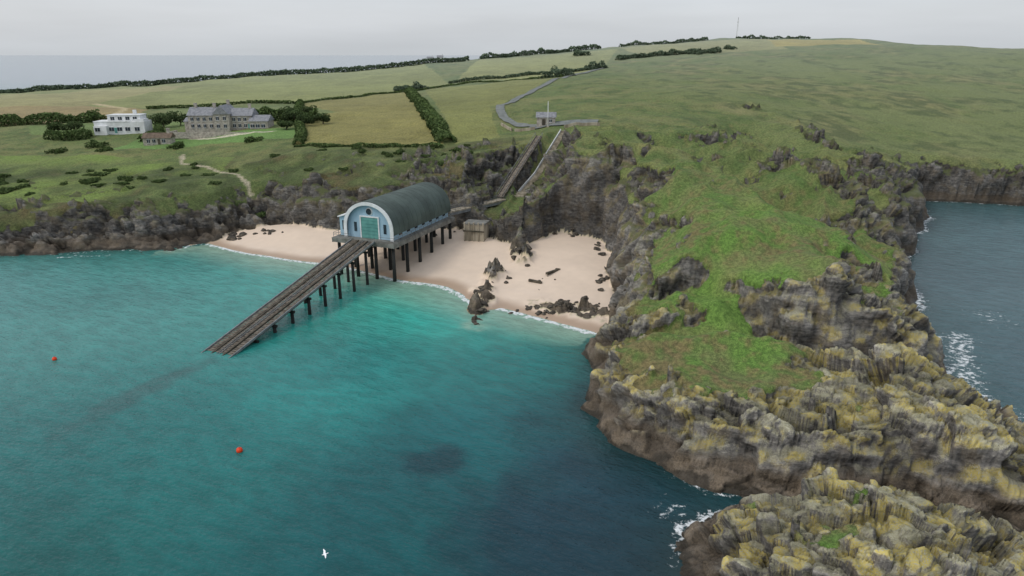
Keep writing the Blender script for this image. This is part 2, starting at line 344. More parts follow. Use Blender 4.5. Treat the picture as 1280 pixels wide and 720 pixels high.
# ------------------------------------------------------------ water
yw=np.concatenate([24*np.exp(.0065*np.arange(0,560)),24*math.exp(.0065*559)*np.exp(.06*np.arange(1,66))])
sw=np.concatenate([np.linspace(-6,-1.2,14)[:-1],np.linspace(-1.2,1.2,520),np.linspace(1.2,6,14)[1:]])
SW,YW=np.meshgrid(sw,yw);XW=SW*YW
near=YW<950
ZW=np.full(XW.shape,-12.);r_=rawland(XW[near],YW[near]);ZW[near]=r_[0];dW=np.full(XW.shape,-500.);dW[near]=r_[1]
WC=[(-80,130,58,132,124),(-134,165,72,140,134),(-55,148,58,148,138),(-13,132,44,162,148),(-27,100,26,128,122),(-45,76,20,106,102),(-10,64,14,86,88),(-4,85,12,98,100),(5,110,20,122,118),(-20,142,80,170,152),(8,122,60,140,124),(3,66,22,58,70),(10,78,20,56,70),(14,95,16,80,86),(10,60,24,56,68),(-50,60,18,92,88),(-140,100,46,112,108),(110,150,64,94,98),(95,100,58,88,94),(150,210,72,104,108),(-20,30,16,84,84),(-300,150,64,116,116),(300,150,64,96,100),(15,55,28,56,64)]
WCl=[(a,b)+tuple(lin((r,g_,b_))) for a,b,r,g_,b_ in WC]
num=np.zeros(XW.shape+(3,));den=np.zeros(XW.shape)
qx=XW+6*fbm(XW/22,YW/22,301);qy=YW+5*fbm(XW/22,YW/22,302)
for a in WCl:
    w=1/((qx-a[0])**2+(qy-a[1])**2+30)**1.6
    num+=w[...,None]*np.array(a[2:]);den+=w
WK=.94
wc=num/den[...,None]*WK
fo=ss(500,1500,YW)[...,None];wc=wc*(1-fo)+lin((112,126,134))*fo  # far water fades to grey, haze painted into the sea colour
nn=fbm(XW/7,YW/7,305)[...,None]
wc=wc*(1+.12*nn)
def dark(cx,cy,rx_,ry_,k,c=(14,56,64),ang=0):
    global wc
    u=(XW-cx)*math.cos(ang)+(YW-cy)*math.sin(ang);v=-(XW-cx)*math.sin(ang)+(YW-cy)*math.cos(ang)
    m=(1-ss(.45,1.2,np.hypot(u/rx_,v/ry_)+.45*fbm(XW/3,YW/3,310)))[...,None]*k
    wc=wc*(1-m)+lin(c)*.9*m
dark(-10,77.5,5.2,4.5,.8)
dark(5,64,13,11,.6,(20,56,68));dark(15,77,9,6,.55);dark(3,74,5,4,.4);dark(11,94,3,7,.4);dark(-4,62,6,4,.35);dark(2,88,3,3,.3)
dark(-58,97,2.8,17,.55,(50,84,82),-.39)
dark(16,108,5,9,.35,(20,66,68))
sh=ss(-2.6,-.1,ZW)*near*(dW<-1.5)*(YW>115)*(YW<200)*(XW<20)*(XW>-95)
wc=wc*(1-.75*sh[...,None])+lin((158,184,162))*.75*.85*sh[...,None]
rk2=np.exp(-np.clip(-dW,0,99)/4)*near*(1-sh)
wc=wc*(1-.55*rk2[...,None])+lin((34,54,50))*.55*rk2[...,None]
foam=np.zeros(XW.shape)
coast=np.exp(-(np.clip(-dW-.3,-3,99)/2.2)**2)*near
reg=.36+0*XW
reg+=.45*np.exp(-(((XW-20)/7)**2+((YW-67)/8)**2))+.35*ss(62,74,XW)*(YW<260)+.2*((XW<-60)&(YW<200))
bea=np.exp(-((ZW+.10)/.28)**2)*near*(XW<22)*(XW>-95)*(YW>118)*(YW<200)*.8
foam=np.maximum(coast*reg,bea)
foam=np.maximum(foam,.57*np.exp(-(((XW-18.5)/4.5)**2+((YW-67)/7)**2)))
foam=np.maximum(foam,.66*np.exp(-(linedist(XW,YW,[(72,88),(72,98),(78,110),(84,120)])/5)**2))
foam=np.maximum(foam,.54*np.exp(-(((XW-96)/8)**2+((YW-130)/14)**2)))
foam=np.maximum(foam,.75*np.exp(-(linedist(XW,YW,[(-78,182),(-68,176),(-56,171)])/1.3)**2))
foam=np.maximum(foam,.65*np.exp(-(linedist(XW,YW,[(-118,173),(-106,175)])/1.7)**2))
PW=np.stack([XW,YW,np.zeros(XW.shape)],2)
keep=np.ones((PW.shape[0]-1,PW.shape[1]-1),bool)
sea=gridmesh('sea_water',PW,keep,{'wcol':wc,'foam':foam},True);sea['kind']='structure'
bm=bmesh.new();a=24*6
vs=[bm.verts.new(v) for v in [(-a,24,0),(a,24,0),(4000,24,0),(4000,-3000,0),(-4000,-3000,0),(-4000,24,0)]]
bm.faces.new(vs[::-1]);me=bpy.data.meshes.new('sea_water_behind');bm.to_mesh(me)
A=me.attributes.new('wcol','FLOAT_COLOR','POINT')
for d_ in A.data: d_.color=tuple(lin((16,86,86))*.9)+(1,)
A=me.attributes.new('foam','FLOAT','POINT')
ob=bpy.data.objects.new('sea_water_open',me);scene.collection.objects.link(ob);ob['kind']='structure'
Wm=NT('sea_surface');geo=Wm.node('ShaderNodeNewGeometry');pos=geo.outputs['Position']
rp=Wm.mapv(pos,(1,1,1),(0,0,.5))
w1=Wm.noise(Wm.mapv(rp,(.22,.5,1)),1.0,3,.6);w2=Wm.noise(Wm.mapv(rp,(.8,1.5,1)),1.3,3,.6);w3=Wm.noise(pos,.04,3)
fm=Wm.attr('foam');fn=Wm.noise(pos,.9,5,.7)
fmask=Wm.math('ADD',fm,Wm.math('MULTIPLY',Wm.math('SUBTRACT',fn,.5),1.5))
fmask=Wm.math('MULTIPLY',Wm.mr(fmask,.60,.80),Wm.mr(fm,.08,.3),True)
wcn=Wm.mix(Wm.mr(w1,.35,.65),(.88,.88,.88),(1.12,1.12,1.12))
wcn=Wm.mix(1.0,Wm.attr('wcol',True),wcn,'MULTIPLY')
wcn=Wm.mix(1.0,wcn,Wm.mix(Wm.mr(w3,.35,.65),(.88,.92,.92),(1.1,1.07,1.06)),'MULTIPLY')
Wm.set(Wm.b.inputs['Base Color'],Wm.mix(fmask,wcn,(.72,.76,.76)))
Wm.set(Wm.b.inputs['Roughness'],Wm.mix(fmask,(.16,.16,.16),(.8,.8,.8)))
Wm.b.inputs['IOR'].default_value=1.33
bb=Wm.bump(w1,.55,.5);bb=Wm.bump(w2,.6,.25,bb)
Wm.set(Wm.b.inputs['Normal'],bb)
sea.data.materials.append(Wm.m);me.materials.append(Wm.m)
# ------------------------------------------------------------ simple materials
def mat(name,c,c2=None,scale=2,rough=.8,bump=.2,streak=False,metal=0,spec=.3):
    M=NT(name);tc=M.node('ShaderNodeTexCoord');v=tc.outputs['Object']
    if streak: v=M.mapv(v,(1,1,.15))
    n=M.noise(v,scale,5,.6)
    c=tuple(lin(c)/.85);c2=tuple(lin(c2)/.85) if c2 else tuple(x*.7 for x in c)
    M.set(M.b.inputs['Base Color'],M.mix(M.mr(n,.35,.65),c2,c))
    M.b.inputs['Roughness'].default_value=rough;M.b.inputs['Metallic'].default_value=metal;M.b.inputs['Specular IOR Level'].default_value=spec
    if bump: M.set(M.b.inputs['Normal'],M.bump(n,bump,.05))
    return M.m
m_blue=mat('pale_blue_cladding',(150,178,192),(136,164,180),.5,.6,.05,True)
m_white=mat('white_paint',(214,216,216),(196,198,196),.6,.6,.05)
m_roof=mat('green_grey_metal_roof',(80,92,86),(66,76,71),.22,.7,.05,False,0,.25)
m_door=mat('sea_green_door',(96,150,142),(80,132,126),.6,.5,.05)
m_glass=mat('dark_window_glass',(40,50,60),(24,32,40),.4,.12,0,False,0,.6)
m_deck=mat('weathered_deck_concrete',(122,122,116),(92,92,86),.7,.85,.3)
m_pile=mat('dark_weedy_pile',(48,48,46),(28,30,28),1.2,.8,.5,True)
m_steel=mat('grey_steel',(120,124,124),(96,98,98),1,.5,.1)
m_timb=mat('weathered_timber',(122,114,102),(80,74,66),1.6,.9,.5)
m_timbd=mat('algae_dark_timber',(90,84,72),(56,54,46),.8,.9,.5)
m_conc=mat('stained_concrete',(164,156,138),(116,108,92),.6,.9,.4,True)
m_stone=mat('grey_stone_wall',(172,166,154),(134,128,120),1.3,.9,.5)
m_slate=mat('slate_roof',(136,138,140),(110,112,116),1.2,.7,.3)
m_asph=mat('road_asphalt',(116,120,116),(98,102,98),.5,.9,.1)
m_red=mat('orange_buoy_plastic',(222,70,30),(196,52,22),1,.4,0)
m_rock=mat('beach_boulder_rock',(92,86,76),(46,43,38),1.1,.9,.8)
m_thatch=mat('brown_tiled_roof',(110,96,82),(84,74,62),1,.9,.3)
m_gull=mat('gull_white',(240,240,240),(226,228,230),2,.8,0)
m_gullg=mat('gull_grey',(150,156,162),(128,134,140),2,.8,0)
def newobj(name,me,parent=None,mats=(),loc=None):
    o=bpy.data.objects.new(name,me);scene.collection.objects.link(o)
    for m in mats: me.materials.append(m)
    if parent: o.parent=parent
    if loc: o.location=loc
    return o
def empty(name,loc,rz=0,label='',cat='',group=None):
    o=bpy.data.objects.new(name,None);scene.collection.objects.link(o);o.location=loc;o.rotation_euler=(0,0,rz)
    o['label']=label;o['category']=cat
    if group: o['group']=group
    return o
def tag(o,label,cat,group=None):
    o['label']=label;o['category']=cat
    if group: o['group']=group
    return o
def addbox(bm,c,s,M=None,bev=0):
    r=bmesh.ops.create_cube(bm,size=1);v=r['verts']
    bmesh.ops.scale(bm,vec=s,verts=v);bmesh.ops.translate(bm,vec=c,verts=v)
    if M is not None: bmesh.ops.transform(bm,matrix=M,verts=v)
    return v
def beam(bm,a,b,w,h):
    a=Vector(a);b=Vector(b);d=b-a;q=d.to_track_quat('Y','Z').to_matrix().to_4x4()
    M=Matrix.Translation((a+b)/2)@q
    addbox(bm,(0,0,0),(w,d.length,h),M)
def boxes(name,lst,mat_,parent=None,beams=()):
    bm=bmesh.new()
    for c,s in lst: addbox(bm,c,s)
    for b in beams: beam(bm,*b)
    me=bpy.data.meshes.new(name);bm.to_mesh(me);bm.free();return newobj(name,me,parent,[mat_])
def prism(name,prof,y0,y1,mat_,parent=None,smooth=False):
    bm=bmesh.new();a=[bm.verts.new((x,y0,z)) for x,z in prof];b=[bm.verts.new((x,y1,z)) for x,z in prof]
    bm.faces.new(a);bm.faces.new(b[::-1]);n=len(a)
    for i in range(n): bm.faces.new([a[i],b[i],b[(i+1)%n],a[(i+1)%n]])
    bmesh.ops.recalc_face_normals(bm,faces=bm.faces)
    me=bpy.data.meshes.new(name);bm.to_mesh(me);bm.free();return newobj(name,me,parent,[mat_])
def cyl(name,a,b,r1,r2,mat_,parent=None,seg=10):
    a=Vector(a);b=Vector(b);d=b-a;bm=bmesh.new()
    bmesh.ops.create_cone(bm,cap_ends=True,segments=seg,radius1=r1,radius2=r2,depth=d.length,matrix=Matrix.Translation((a+b)/2)@d.to_track_quat('Z','Y').to_matrix().to_4x4())
    me=bpy.data.meshes.new(name);bm.to_mesh(me);bm.free()
    for p in me.polygons: p.use_smooth=len(p.vertices)==4
    return newobj(name,me,parent,[mat_])
# ------------------------------------------------------------ lifeboat house
ang=math.atan2(-.38,.925);ax=Vector((.925,-.38));ay=Vector((.38,.925));O=Vector((-33.7,156.8))
def wl(x,y): p=O+ax*x+ay*y;return p.x,p.y
bhs=empty('lifeboat_station',(O.x,O.y,0),ang,'pale blue lifeboat house with curved roof on dark piles','lifeboat station')
F0=9.4;cx=.9;hw=6.2
def arch(r,rise,wall,n=28): return [(cx+r*math.cos(math.pi*i/n),F0+wall+rise*math.sin(math.pi*i/n)**.92) for i in range(n+1)]
boxes('deck_platform',[((0,13,8.98),(16.4,30,.8)),((0,-2.15,8.75),(16.8,.28,1.0)),((8.35,13,8.7),(.28,30.4,1.1)),((-8.35,13,8.7),(.28,30.4,1.1))],m_deck,bhs)
prism('wall',[(cx-hw,F0),(cx+hw,F0)]+[p for p in arch(hw,5.9,2.3)],0,27,m_blue,bhs)
def ring(name,ro,riseo,ri,risei,wall,y0,y1,m_,drop=0):
    o=arch(ro,riseo,wall);i=arch(ri,risei,wall)
    if drop: o=[(o[0][0],o[0][1]-drop)]+o+[(o[-1][0],o[-1][1]-drop)];i=[(i[0][0],i[0][1]-drop)]+i+[(i[-1][0],i[-1][1]-drop)]
    bm=bmesh.new();n=len(o)
    A=[[bm.verts.new((x,y,z)) for x,z in pr] for pr,y in ((o,y0),(o,y1),(i,y1),(i,y0))]
    for k in range(4):
        for j in range(n-1): bm.faces.new([A[k][j],A[(k+1)%4][j],A[(k+1)%4][j+1],A[k][j+1]])
    bm.faces.new([A[k][0] for k in range(4)]);bm.faces.new([A[k][-1] for k in range(4)])
    bmesh.ops.recalc_face_normals(bm,faces=bm.faces)
    me=bpy.data.meshes.new(name);bm.to_mesh(me);bm.free();return newobj(name,me,bhs,[m_])
rf=ring('roof',hw+.55,6.4,hw+.02,5.95,2.3,-.7,27.6,m_roof,.9)
for k in range(14):
    yy=-.3+k*2.1
    s_=ring('roof_seam',hw+.585,6.435,hw+.5,6.36,2.3,yy,yy+.08,m_roof,.9);s_.parent=rf
ring('gable_trim',hw+.5,6.35,hw-.35,5.6,2.3,-.95,-.702,m_white,2.2)
prism('side_annex',[(-7.7,F0),(cx-hw-.56,F0),(cx-hw-.56,F0+4.9),(-7.7,F0+4.3)],.3,24,m_blue,bhs)
prism('annex_roof',[(-8.0,F0+4.3),(cx-hw-.5,F0+4.95),(cx-hw-.5,F0+5.2),(-8.0,F0+4.6)],-.1,24.4,m_white,bhs)
boxes('door',[((cx,-.06,F0+2.45),(4.6,.2,4.9))]+[((cx,-.2,F0+.3+k*.8),(4.6,.08,.1)) for k in range(6)],m_door,bhs)
boxes('door_frame',[((cx-2.45,-.12,F0+2.5),(.28,.3,5.0)),((cx+2.45,-.12,F0+2.5),(.28,.3,5.0)),((cx,-.12,F0+5.14),(5.2,.3,.28))],m_white,bhs)
wn=cyl('round_window',(cx,-.02,F0+6.35),(cx,-.14,F0+6.35),.72,.72,m_glass,bhs,20)
bm=bmesh.new();bmesh.ops.create_cone(bm,cap_ends=False,segments=24,radius1=.95,radius2=.75,depth=.25,matrix=Matrix.Translation((cx,-.13,F0+6.35))@Matrix.Rotation(math.pi/2,4,'X'))
me=bpy.data.meshes.new('window_frame');bm.to_mesh(me);o=newobj('window_frame',me,wn,[m_white]);
for xx in (cx-4.0,cx+4.0,-6.6):
    boxes('window',[((xx,(-.05 if xx>-6 else .26),F0+2.5),(.7,.12,2.2))],m_glass,bhs)
for k in range(7): boxes('window',[((cx+hw+.02,3+k*3.6,F0+1.0),(.08,1.4,.5))],m_glass,bhs)
bl=[]
for z_ in (F0+.55,F0+1.05):
    bl+=[((8.2,-1.8,z_),(8.2,27.8,z_),.06,.06),((-8.2,-1.8,z_),(-8.2,27.8,z_),.06,.06),((3.9,-1.8,z_),(8.2,-1.8,z_),.06,.06),((-8.2,-1.8,z_),(-3.3,-1.8,z_),.06,.06)]
for k in range(16): bl+=[((8.2,-1.8+k*1.97,F0),(8.2,-1.79+k*1.97,F0+1.1),.08,.08),((-8.2,-1.8+k*1.97,F0),(-8.2,-1.79+k*1.97,F0+1.1),.08,.08)]
boxes('handrail',[],m_steel,bhs,bl)
for yy in (-1,5,11,17,23,27.3):
    boxes('cross_beam',[((0,yy,8.28),(16,.6,.55))],m_pile,bhs)
    for xx in (-7.4,-2.6,2.6,7.4):
        X_,Y_=wl(xx,yy);gzv=gz(X_,Y_)
        cyl('pile',(xx,yy,min(gzv,0)-1.5),(xx,yy,8.05),.44,.40,m_pile,bhs)
for yy in (-1,5,11,17,23): boxes('brace',[],m_pile,bhs,[((-7.4,yy+.5,2.5),(-2.6,yy+.5,7.8),.18,.18)])
# ------------------------------------------------------------ slipway
slp=empty('lifeboat_slipway',(O.x,O.y,0),ang,'long weathered timber and concrete slipway running down into the sea','slipway')
sx=cx-.6;y0,z0=-2.32,9.25;y1,z1=-49.0,-.25
def sz(y): return z0+(z1-z0)*(y-y0)/(y1-y0)
ye=-58.0
bl=[];yy=y0-.1
while yy>ye:
    for xo,w in ((-2.35,1.3),(2.35,1.3),(0,1.9)):
        bl.append(((sx+xo-w/2,yy,sz(yy)+random.uniform(-.02,.02)),(sx+xo+w/2,yy,sz(yy)+random.uniform(-.02,.02)),.46,.12))
    yy-=.56
boxes('deck',[],m_timb,slp,bl)
for nm,xo,w,h,dz,m_ in (('side_walkway_kerb',-3.1,.22,.4,.1,m_steel),('side_walkway_kerb',3.1,.22,.4,.1,m_steel),('keelway_edge',-1.25,.3,.36,.02,m_timbd),('keelway_edge',1.25,.3,.36,.02,m_timbd),('long_beam',-2.2,.4,.7,-.5,m_timbd),('long_beam',2.2,.4,.7,-.5,m_timbd),('long_beam',0,.4,.7,-.5,m_timbd),('keelway_track',-.25,.08,.12,.14,m_steel),('keelway_track',.25,.08,.12,.14,m_steel)):
    boxes(nm,[],m_,slp,[((sx+xo,y0,z0+dz),(sx+xo,ye,sz(ye)+dz),w,h)])
yy=-5.5
while yy>-44:
    zt=sz(yy)-.85
    boxes('cross_beam',[((sx,yy,zt-.1),(6.4,.45,.45))],m_pile,slp)
    for xo in (-2.6,2.6): cyl('pile',(sx+xo,yy,-4),(sx+xo,yy,zt-.33),.36,.34,m_pile,slp)
    yy-=5.2
bl=[((sx+3.15,y0,z0+1.1),(sx+3.15,-20,sz(-20)+1.1),.05,.05)]
for k in range(10): bl.append(((sx+3.15,y0-k*2,sz(y0-k*2)+.3),(sx+3.15,y0-k*2+.01,sz(y0-k*2)+1.15),.06,.06))
boxes('handrail',[],m_steel,slp,bl)
# ------------------------------------------------------------ access bridge
A_=Vector((-17.6,184.2,9.6));B_=Vector((-2.6,198.5,10.2))
brg=empty('access_footbridge',(0,0,0),0,'narrow steel footbridge joining the boathouse to the cliff','footbridge')
boxes('deck',[],m_conc,brg,[(A_,B_,2.6,.35)])
sd=Vector((B_-A_).normalized().cross(Vector((0,0,1)))).normalized()
for s_ in (1,-1): boxes('girder',[],m_steel,brg,[(A_+sd*1.2*s_-Vector((0,0,.55)),B_+sd*1.2*s_-Vector((0,0,.55)),.2,.7)])
bl=[]
for s_ in (1,-1):
    for h_ in (.6,1.1): bl.append((A_+sd*1.25*s_+Vector((0,0,h_)),B_+sd*1.25*s_+Vector((0,0,h_)),.06,.06))
    for k in range(12):
        p=A_.lerp(B_,k/11)+sd*1.25*s_;bl.append((p,p+Vector((0,.01,1.15)),.07,.07))
boxes('handrail',[],m_steel,brg,bl)
for tt in (.35,.75):
    p=A_.lerp(B_,tt);cyl('pile',(p.x,p.y,1),(p.x,p.y,9.0),.35,.35,m_pile,brg)
bt=empty('concrete_buttress',(-9.4,178.5,0),-.25,'weathered concrete and timber buttress standing at the back of the beach','buttress')
boxes('wall',[((0,0,4.4),(5.4,4.4,7.0))],m_conc,bt)
boxes('cap',[((0,0,8.05),(5.9,4.8,.3))],m_deck,bt)
for k in range(5): boxes('post',[((-2.55+k*1.27,-2.35,4.6),(.34,.3,7.8))],m_conc,bt)
for z_ in (3.2,6.2): boxes('waling',[((0,-2.62,z_),(5.8,.2,.35))],m_timbd,bt)
# ------------------------------------------------------------ cliff railway and steps
def drape(pts,n):
    out=[];Ls=[math.hypot(b[0]-a[0],b[1]-a[1]) for a,b in zip(pts[:-1],pts[1:])];T_=sum(Ls)
    for i in range(n+1):
        d=T_*i/n
        for (a,b),l in zip(zip(pts[:-1],pts[1:]),Ls):
            if d<=l+1e-6: f=d/l;out.append(tuple(a[k]+(b[k]-a[k])*f for k in range(len(a))));break
            d-=l
    return out
inc=empty('cliff_incline_railway',(0,0,0),0,'straight inclined track climbing the cliff behind the beach','incline railway')
a=Vector(INC[0])+Vector((0,0,.7));b=Vector(INC[1])+Vector((0,0,.9))
boxes('track_bed',[],m_timb,inc,[(a,b,2.2,.5)])
for s_ in (-.7,.7): 
    o_=Vector((.89*s_,-.46*s_,.33));boxes('rail',[],m_pile,inc,[(a+o_,b+o_,.16,.16)])
for s_ in (-1.2,1.2):
    o_=Vector((.89*s_,-.46*s_,1.2));bl=[(a+o_,b+o_,.08,.08)]
    for k in range(12):
        p=a.lerp(b,k/11)+Vector((.89*s_,-.46*s_,.1));bl.append((p,p+Vector((0,.01,1.1)),.1,.1))
    boxes('handrail',[],m_steel,inc,bl)
stp=empty('cliff_steps',(0,0,0),0,'pale concrete steps with landings climbing the cliff','steps')
sp=drape(STP,60)
boxes('flight',[((p[0],p[1],p[2]-.3),(1.8,.8,1.3)) for p in sp],m_conc,stp)
bl=[((p[0]-1.05,p[1],p[2]+.5),(q_[0]-1.05,q_[1],q_[2]+.5),.2,.8) for p,q_ in zip(sp[:-1],sp[1:])]
boxes('parapet',[],m_white,stp,bl)
boxes('landing',[((2.6,203.6,10.6),(3.4,3.0,1.2)),((2.0,202.2,8.6),(3.0,2.4,4.4))],m_conc,stp)
boxes('landing',[((13.4,222.2,20.7),(3.4,3.0,1.0))],m_conc,stp)
# ------------------------------------------------------------ roads
def ribbon(name,pts,w,m_,dz=.12,n=120):
    c=drape(pts,n)
    for _ in range(6): c=[c[0]]+[((c[i-1][0]+c[i][0]*2+c[i+1][0])/4,(c[i-1][1]+c[i][1]*2+c[i+1][1])/4) for i in range(1,len(c)-1)]+[c[-1]]
    bm=bmesh.new();rows=[]
    for i,p in enumerate(c):
        q_=c[min(i+1,len(c)-1)];r_=c[max(i-1,0)];dx,dy=q_[0]-r_[0],q_[1]-r_[1];l=math.hypot(dx,dy)+1e-9;nx,ny=-dy/l,dx/l
        rows.append([bm.verts.new((p[0]+nx*w*s_,p[1]+ny*w*s_,gz(p[0]+nx*w*s_,p[1]+ny*w*s_)+dz+.06*(1-abs(s_)*2))) for s_ in (-.5,-.25,0,.25,.5)])
    for r1,r2 in zip(rows[:-1],rows[1:]):
        for i in range(4): bm.faces.new([r1[i],r1[i+1],r2[i+1],r2[i]])
    me=bpy.data.meshes.new(name);bm.to_mesh(me);o=newobj(name,me,None,[m_]);o['kind']='structure';return o
ribbon('lane_road',[(27,246),(14,252),(4,258),(-2,272),(-5,290),(-5,306),(2,330),(12,372),(24,415),(40,465),(58,500),(66,520)],3.6,m_asph,.3)
ribbon('parking_area_pavement',[(6,252),(30,247)],6,m_asph,.34,20)
# ------------------------------------------------------------ houses
def gable(name,x0,x1,y0,y1,z0,h,rh,mw,mr_,parent,axis='x',chim=()):
    boxes('wall',[(((x0+x1)/2,(y0+y1)/2,z0+h/2-.75),(x1-x0,y1-y0,h+1.5))],mw,parent)
    bm=bmesh.new();e=.4;zt=z0+h+.01
    if axis=='x':
        ym=(y0+y1)/2
        V=[(x0-e,y0-e,zt),(x1+e,y0-e,zt),(x1+e,y1+e,zt),(x0-e,y1+e,zt),(x0-e,ym,zt+rh),(x1+e,ym,zt+rh)]
        Fc=[(0,1,5,4),(2,3,4,5),(1,2,5),(3,0,4),(3,2,1,0)]
    else:
        xm=(x0+x1)/2
        V=[(x0-e,y0-e,zt),(x1+e,y0-e,zt),(x1+e,y1+e,zt),(x0-e,y1+e,zt),(xm,y0-e,zt+rh),(xm,y1+e,zt+rh)]
        Fc=[(0,1,4),(1,2,5,4),(2,3,5),(3,0,4,5),(3,2,1,0)]
    vs=[bm.verts.new(v) for v in V]
    for f in Fc: bm.faces.new([vs[i] for i in f])
    me=bpy.data.meshes.new('roof');bm.to_mesh(me);r=newobj('roof',me,parent,[mr_])
    for c in chim: boxes('chimney',[((c[0],c[1],zt+rh+.2),(1.1,.9,2.4)),((c[0],c[1],zt+rh+1.5),(1.3,1.1,.2))],mw,r)
    return r
def win(parent,x,y,z,w=1.1,h=1.3):
    o=boxes('window',[((x,y-.04,z),(w,.14,h))],m_glass,parent);boxes('frame',[((x,y-.06,z-h/2-.1),(w+.3,.3,.14)),((x,y-.12,z),(.07,.05,h)),((x,y-.06,z+h/2+.06),(w+.2,.2,.1))],m_white,o)
gx,gy=-116,292;g0=gz(gx,gy)
hs=empty('country_house',(gx,gy,g0),.05,'large grey stone country house with slate roofs and chimneys','house')
gable('a',-15,-4,-5,4,0,5.6,3.0,m_stone,m_slate,hs,'x',((-13,-.5),(-5.5,-.5)))
gable('b',-4.2,1.8,-7,5,0,6.2,3.4,m_stone,m_slate,hs,'y',((-1.2,3.5),))
gable('c',1.6,10,-4.5,4.5,0,5.4,2.8,m_stone,m_slate,hs,'x',((8.5,0),))
gable('d',9.8,17,-7,2,0,3.4,2.2,m_stone,m_slate,hs,'x')
gable('e',-17,-14.8,-4,3,0,3.2,1.4,m_stone,m_slate,hs,'x')
for x_ in (-13.4,-11,-8.6,-6): win(hs,x_,-5,1.5);win(hs,x_,-5,4.2)
for x_ in (-2.6,.2): win(hs,x_,-7,1.6);win(hs,x_,-7,4.6)
for x_ in (3,5.2,7.4): win(hs,x_,-4.5,1.5);win(hs,x_,-4.5,4.0)
for x_ in (11,13,15.2): win(hs,x_,-7,1.6,1.5,1.3)
boxes('door',[((9.0,-4.56,1.1),(1.1,.12,2.2))],m_door,hs)
tw=boxes('terrace_wall',[((0,-13,-1.2),(40,.5,2.4)),((-20.26,-9,-1.2),(.5,8,2.4)),((20.26,-9,-1.2),(.5,8,2.4))],m_stone,None);tw.location=(gx,gy,g0-.2);tag(tw,'low pale stone terrace wall before the country house','wall')
gx,gy=-163,297;g0=gz(gx,gy)
hs=empty('white_house',(gx,gy,g0),.08,'white flat-roofed modernist seaside house with dark windows','house')
boxes('wall',[((0,0,2.0),(20,8,5.2)),((1.5,1,5.6),(13,6.5,2.8)),((-7,-4.6,1.2),(5,2.4,3.6)),((7.8,-1,4.9),(4,5,1.2))],m_white,hs)
boxes('parapet',[((1.5,1,7.1),(13.4,6.9,.25)),((-3,0,4.65),(14.3,8.3,.22))],m_white,hs)
boxes('chimney',[((4.5,2,8),(1.2,1,1.8))],m_white,hs)
for x_ in (-8,-3.2,0,3.2,7): win(hs,x_,-4.0 if x_>-5 else -5.8,1.6,1.9,1.5)
for x_ in (-3,0,3,6): win(hs,x_,-2.25,5.8,1.5,1.3)
boxes('door',[((-1.6,-4.06,1.1),(1,.12,2.2))],m_door,hs)
gx,gy=-136,271;g0=gz(gx,gy)
hs=empty('garden_cottage',(gx,gy,g0),.1,'small low stone cottage with brown roof near the cliff edge','cottage')
gable('a',-5,5,-2.6,2.6,0,2.4,1.8,m_stone,m_thatch,hs,'x',((3.8,0),))
for x_ in (-3,-1,2.6): win(hs,x_,-2.6,1.3)
boxes('door',[((.8,-2.66,1.0),(.9,.12,2.0))],m_timbd,hs)
gx,gy=12,253;g0=gz(gx,gy)
hs=empty('winch_house',(gx,gy,g0+.1),-.1,'small stone winch hut with slate roof at the cliff top','hut')
gable('a',-3,3.4,-2.4,2.4,0,2.6,1.7,m_stone,m_slate,hs,'x')
boxes('door',[((-.5,-2.46,1.0),(1.2,.12,2.1))],m_timbd,hs);win(hs,1.9,-2.4,1.5,.9,.9)
fp=empty('flagpole',(12.5,247,gz(12.5,247)),0,'tall thin white flagpole beside the stone hut','flagpole')
cyl('pole',(0,0,-.5),(0,0,8.5),.14,.09,m_white,fp);cyl('finial',(0,0,8.5),(0,0,8.75),.16,.05,m_white,fp);boxes('base',[((0,0,.1),(.8,.8,.5))],m_conc,fp)
for p0,p1,lb in (((1,250),(8,246),'low whitewashed wall beside the winch hut'),((18,243),(30,242),'low whitewashed wall edging the parking area'),((-4,262),(0,252),'low stone wall along the lane')):
    bl=[];n=8
    for k in range(n):
        a=(p0[0]+(p1[0]-p0[0])*k/n,p0[1]+(p1[1]-p0[1])*k/n);b=(p0[0]+(p1[0]-p0[0])*(k+1)/n,p0[1]+(p1[1]-p0[1])*(k+1)/n)
        bl.append(((a[0],a[1],gz(*a)+.3),(b[0],b[1],gz(*b)+.3),.4,1.4))
    tag(boxes('boundary_wall',[],m_conc,None,bl),lb,'wall')
for x_,y_,lb in ((-68,690,'white keeper cottage on the skyline'),(-78,694,'white low outbuilding on the skyline')):
    h_=empty('skyline_cottage',(x_,y_,gz(x_,y_)+1),0,lb,'cottage');h_.scale=(.7,.7,.7)
    gable('a',-4,4,-3,3,1,4.5,2.5,m_white,m_slate,h_,'x',((3,0),))
    for k in (-2,0,2): win(h_,k,-3,3)
ms=empty('radio_mast',(232,760,gz(232,760)),0,'thin lattice radio mast on the hilltop','mast')
bl=[((dx,dy,-1),(dx*.3,dy*.3,17),.25,.25) for dx,dy in ((-.8,-.5),(.8,-.5),(0,.9))]
boxes('lattice',[],m_white,ms,bl+[((-.7+k*.02,-.4,k*1.5),(.7-k*.02,-.4,k*1.5+1.2),.12,.12) for k in range(11)])
boxes('antenna',[((0,0,18.5),(.3,.3,3)),((0,0,15.5),(1.2,.4,.8))],m_steel,ms)
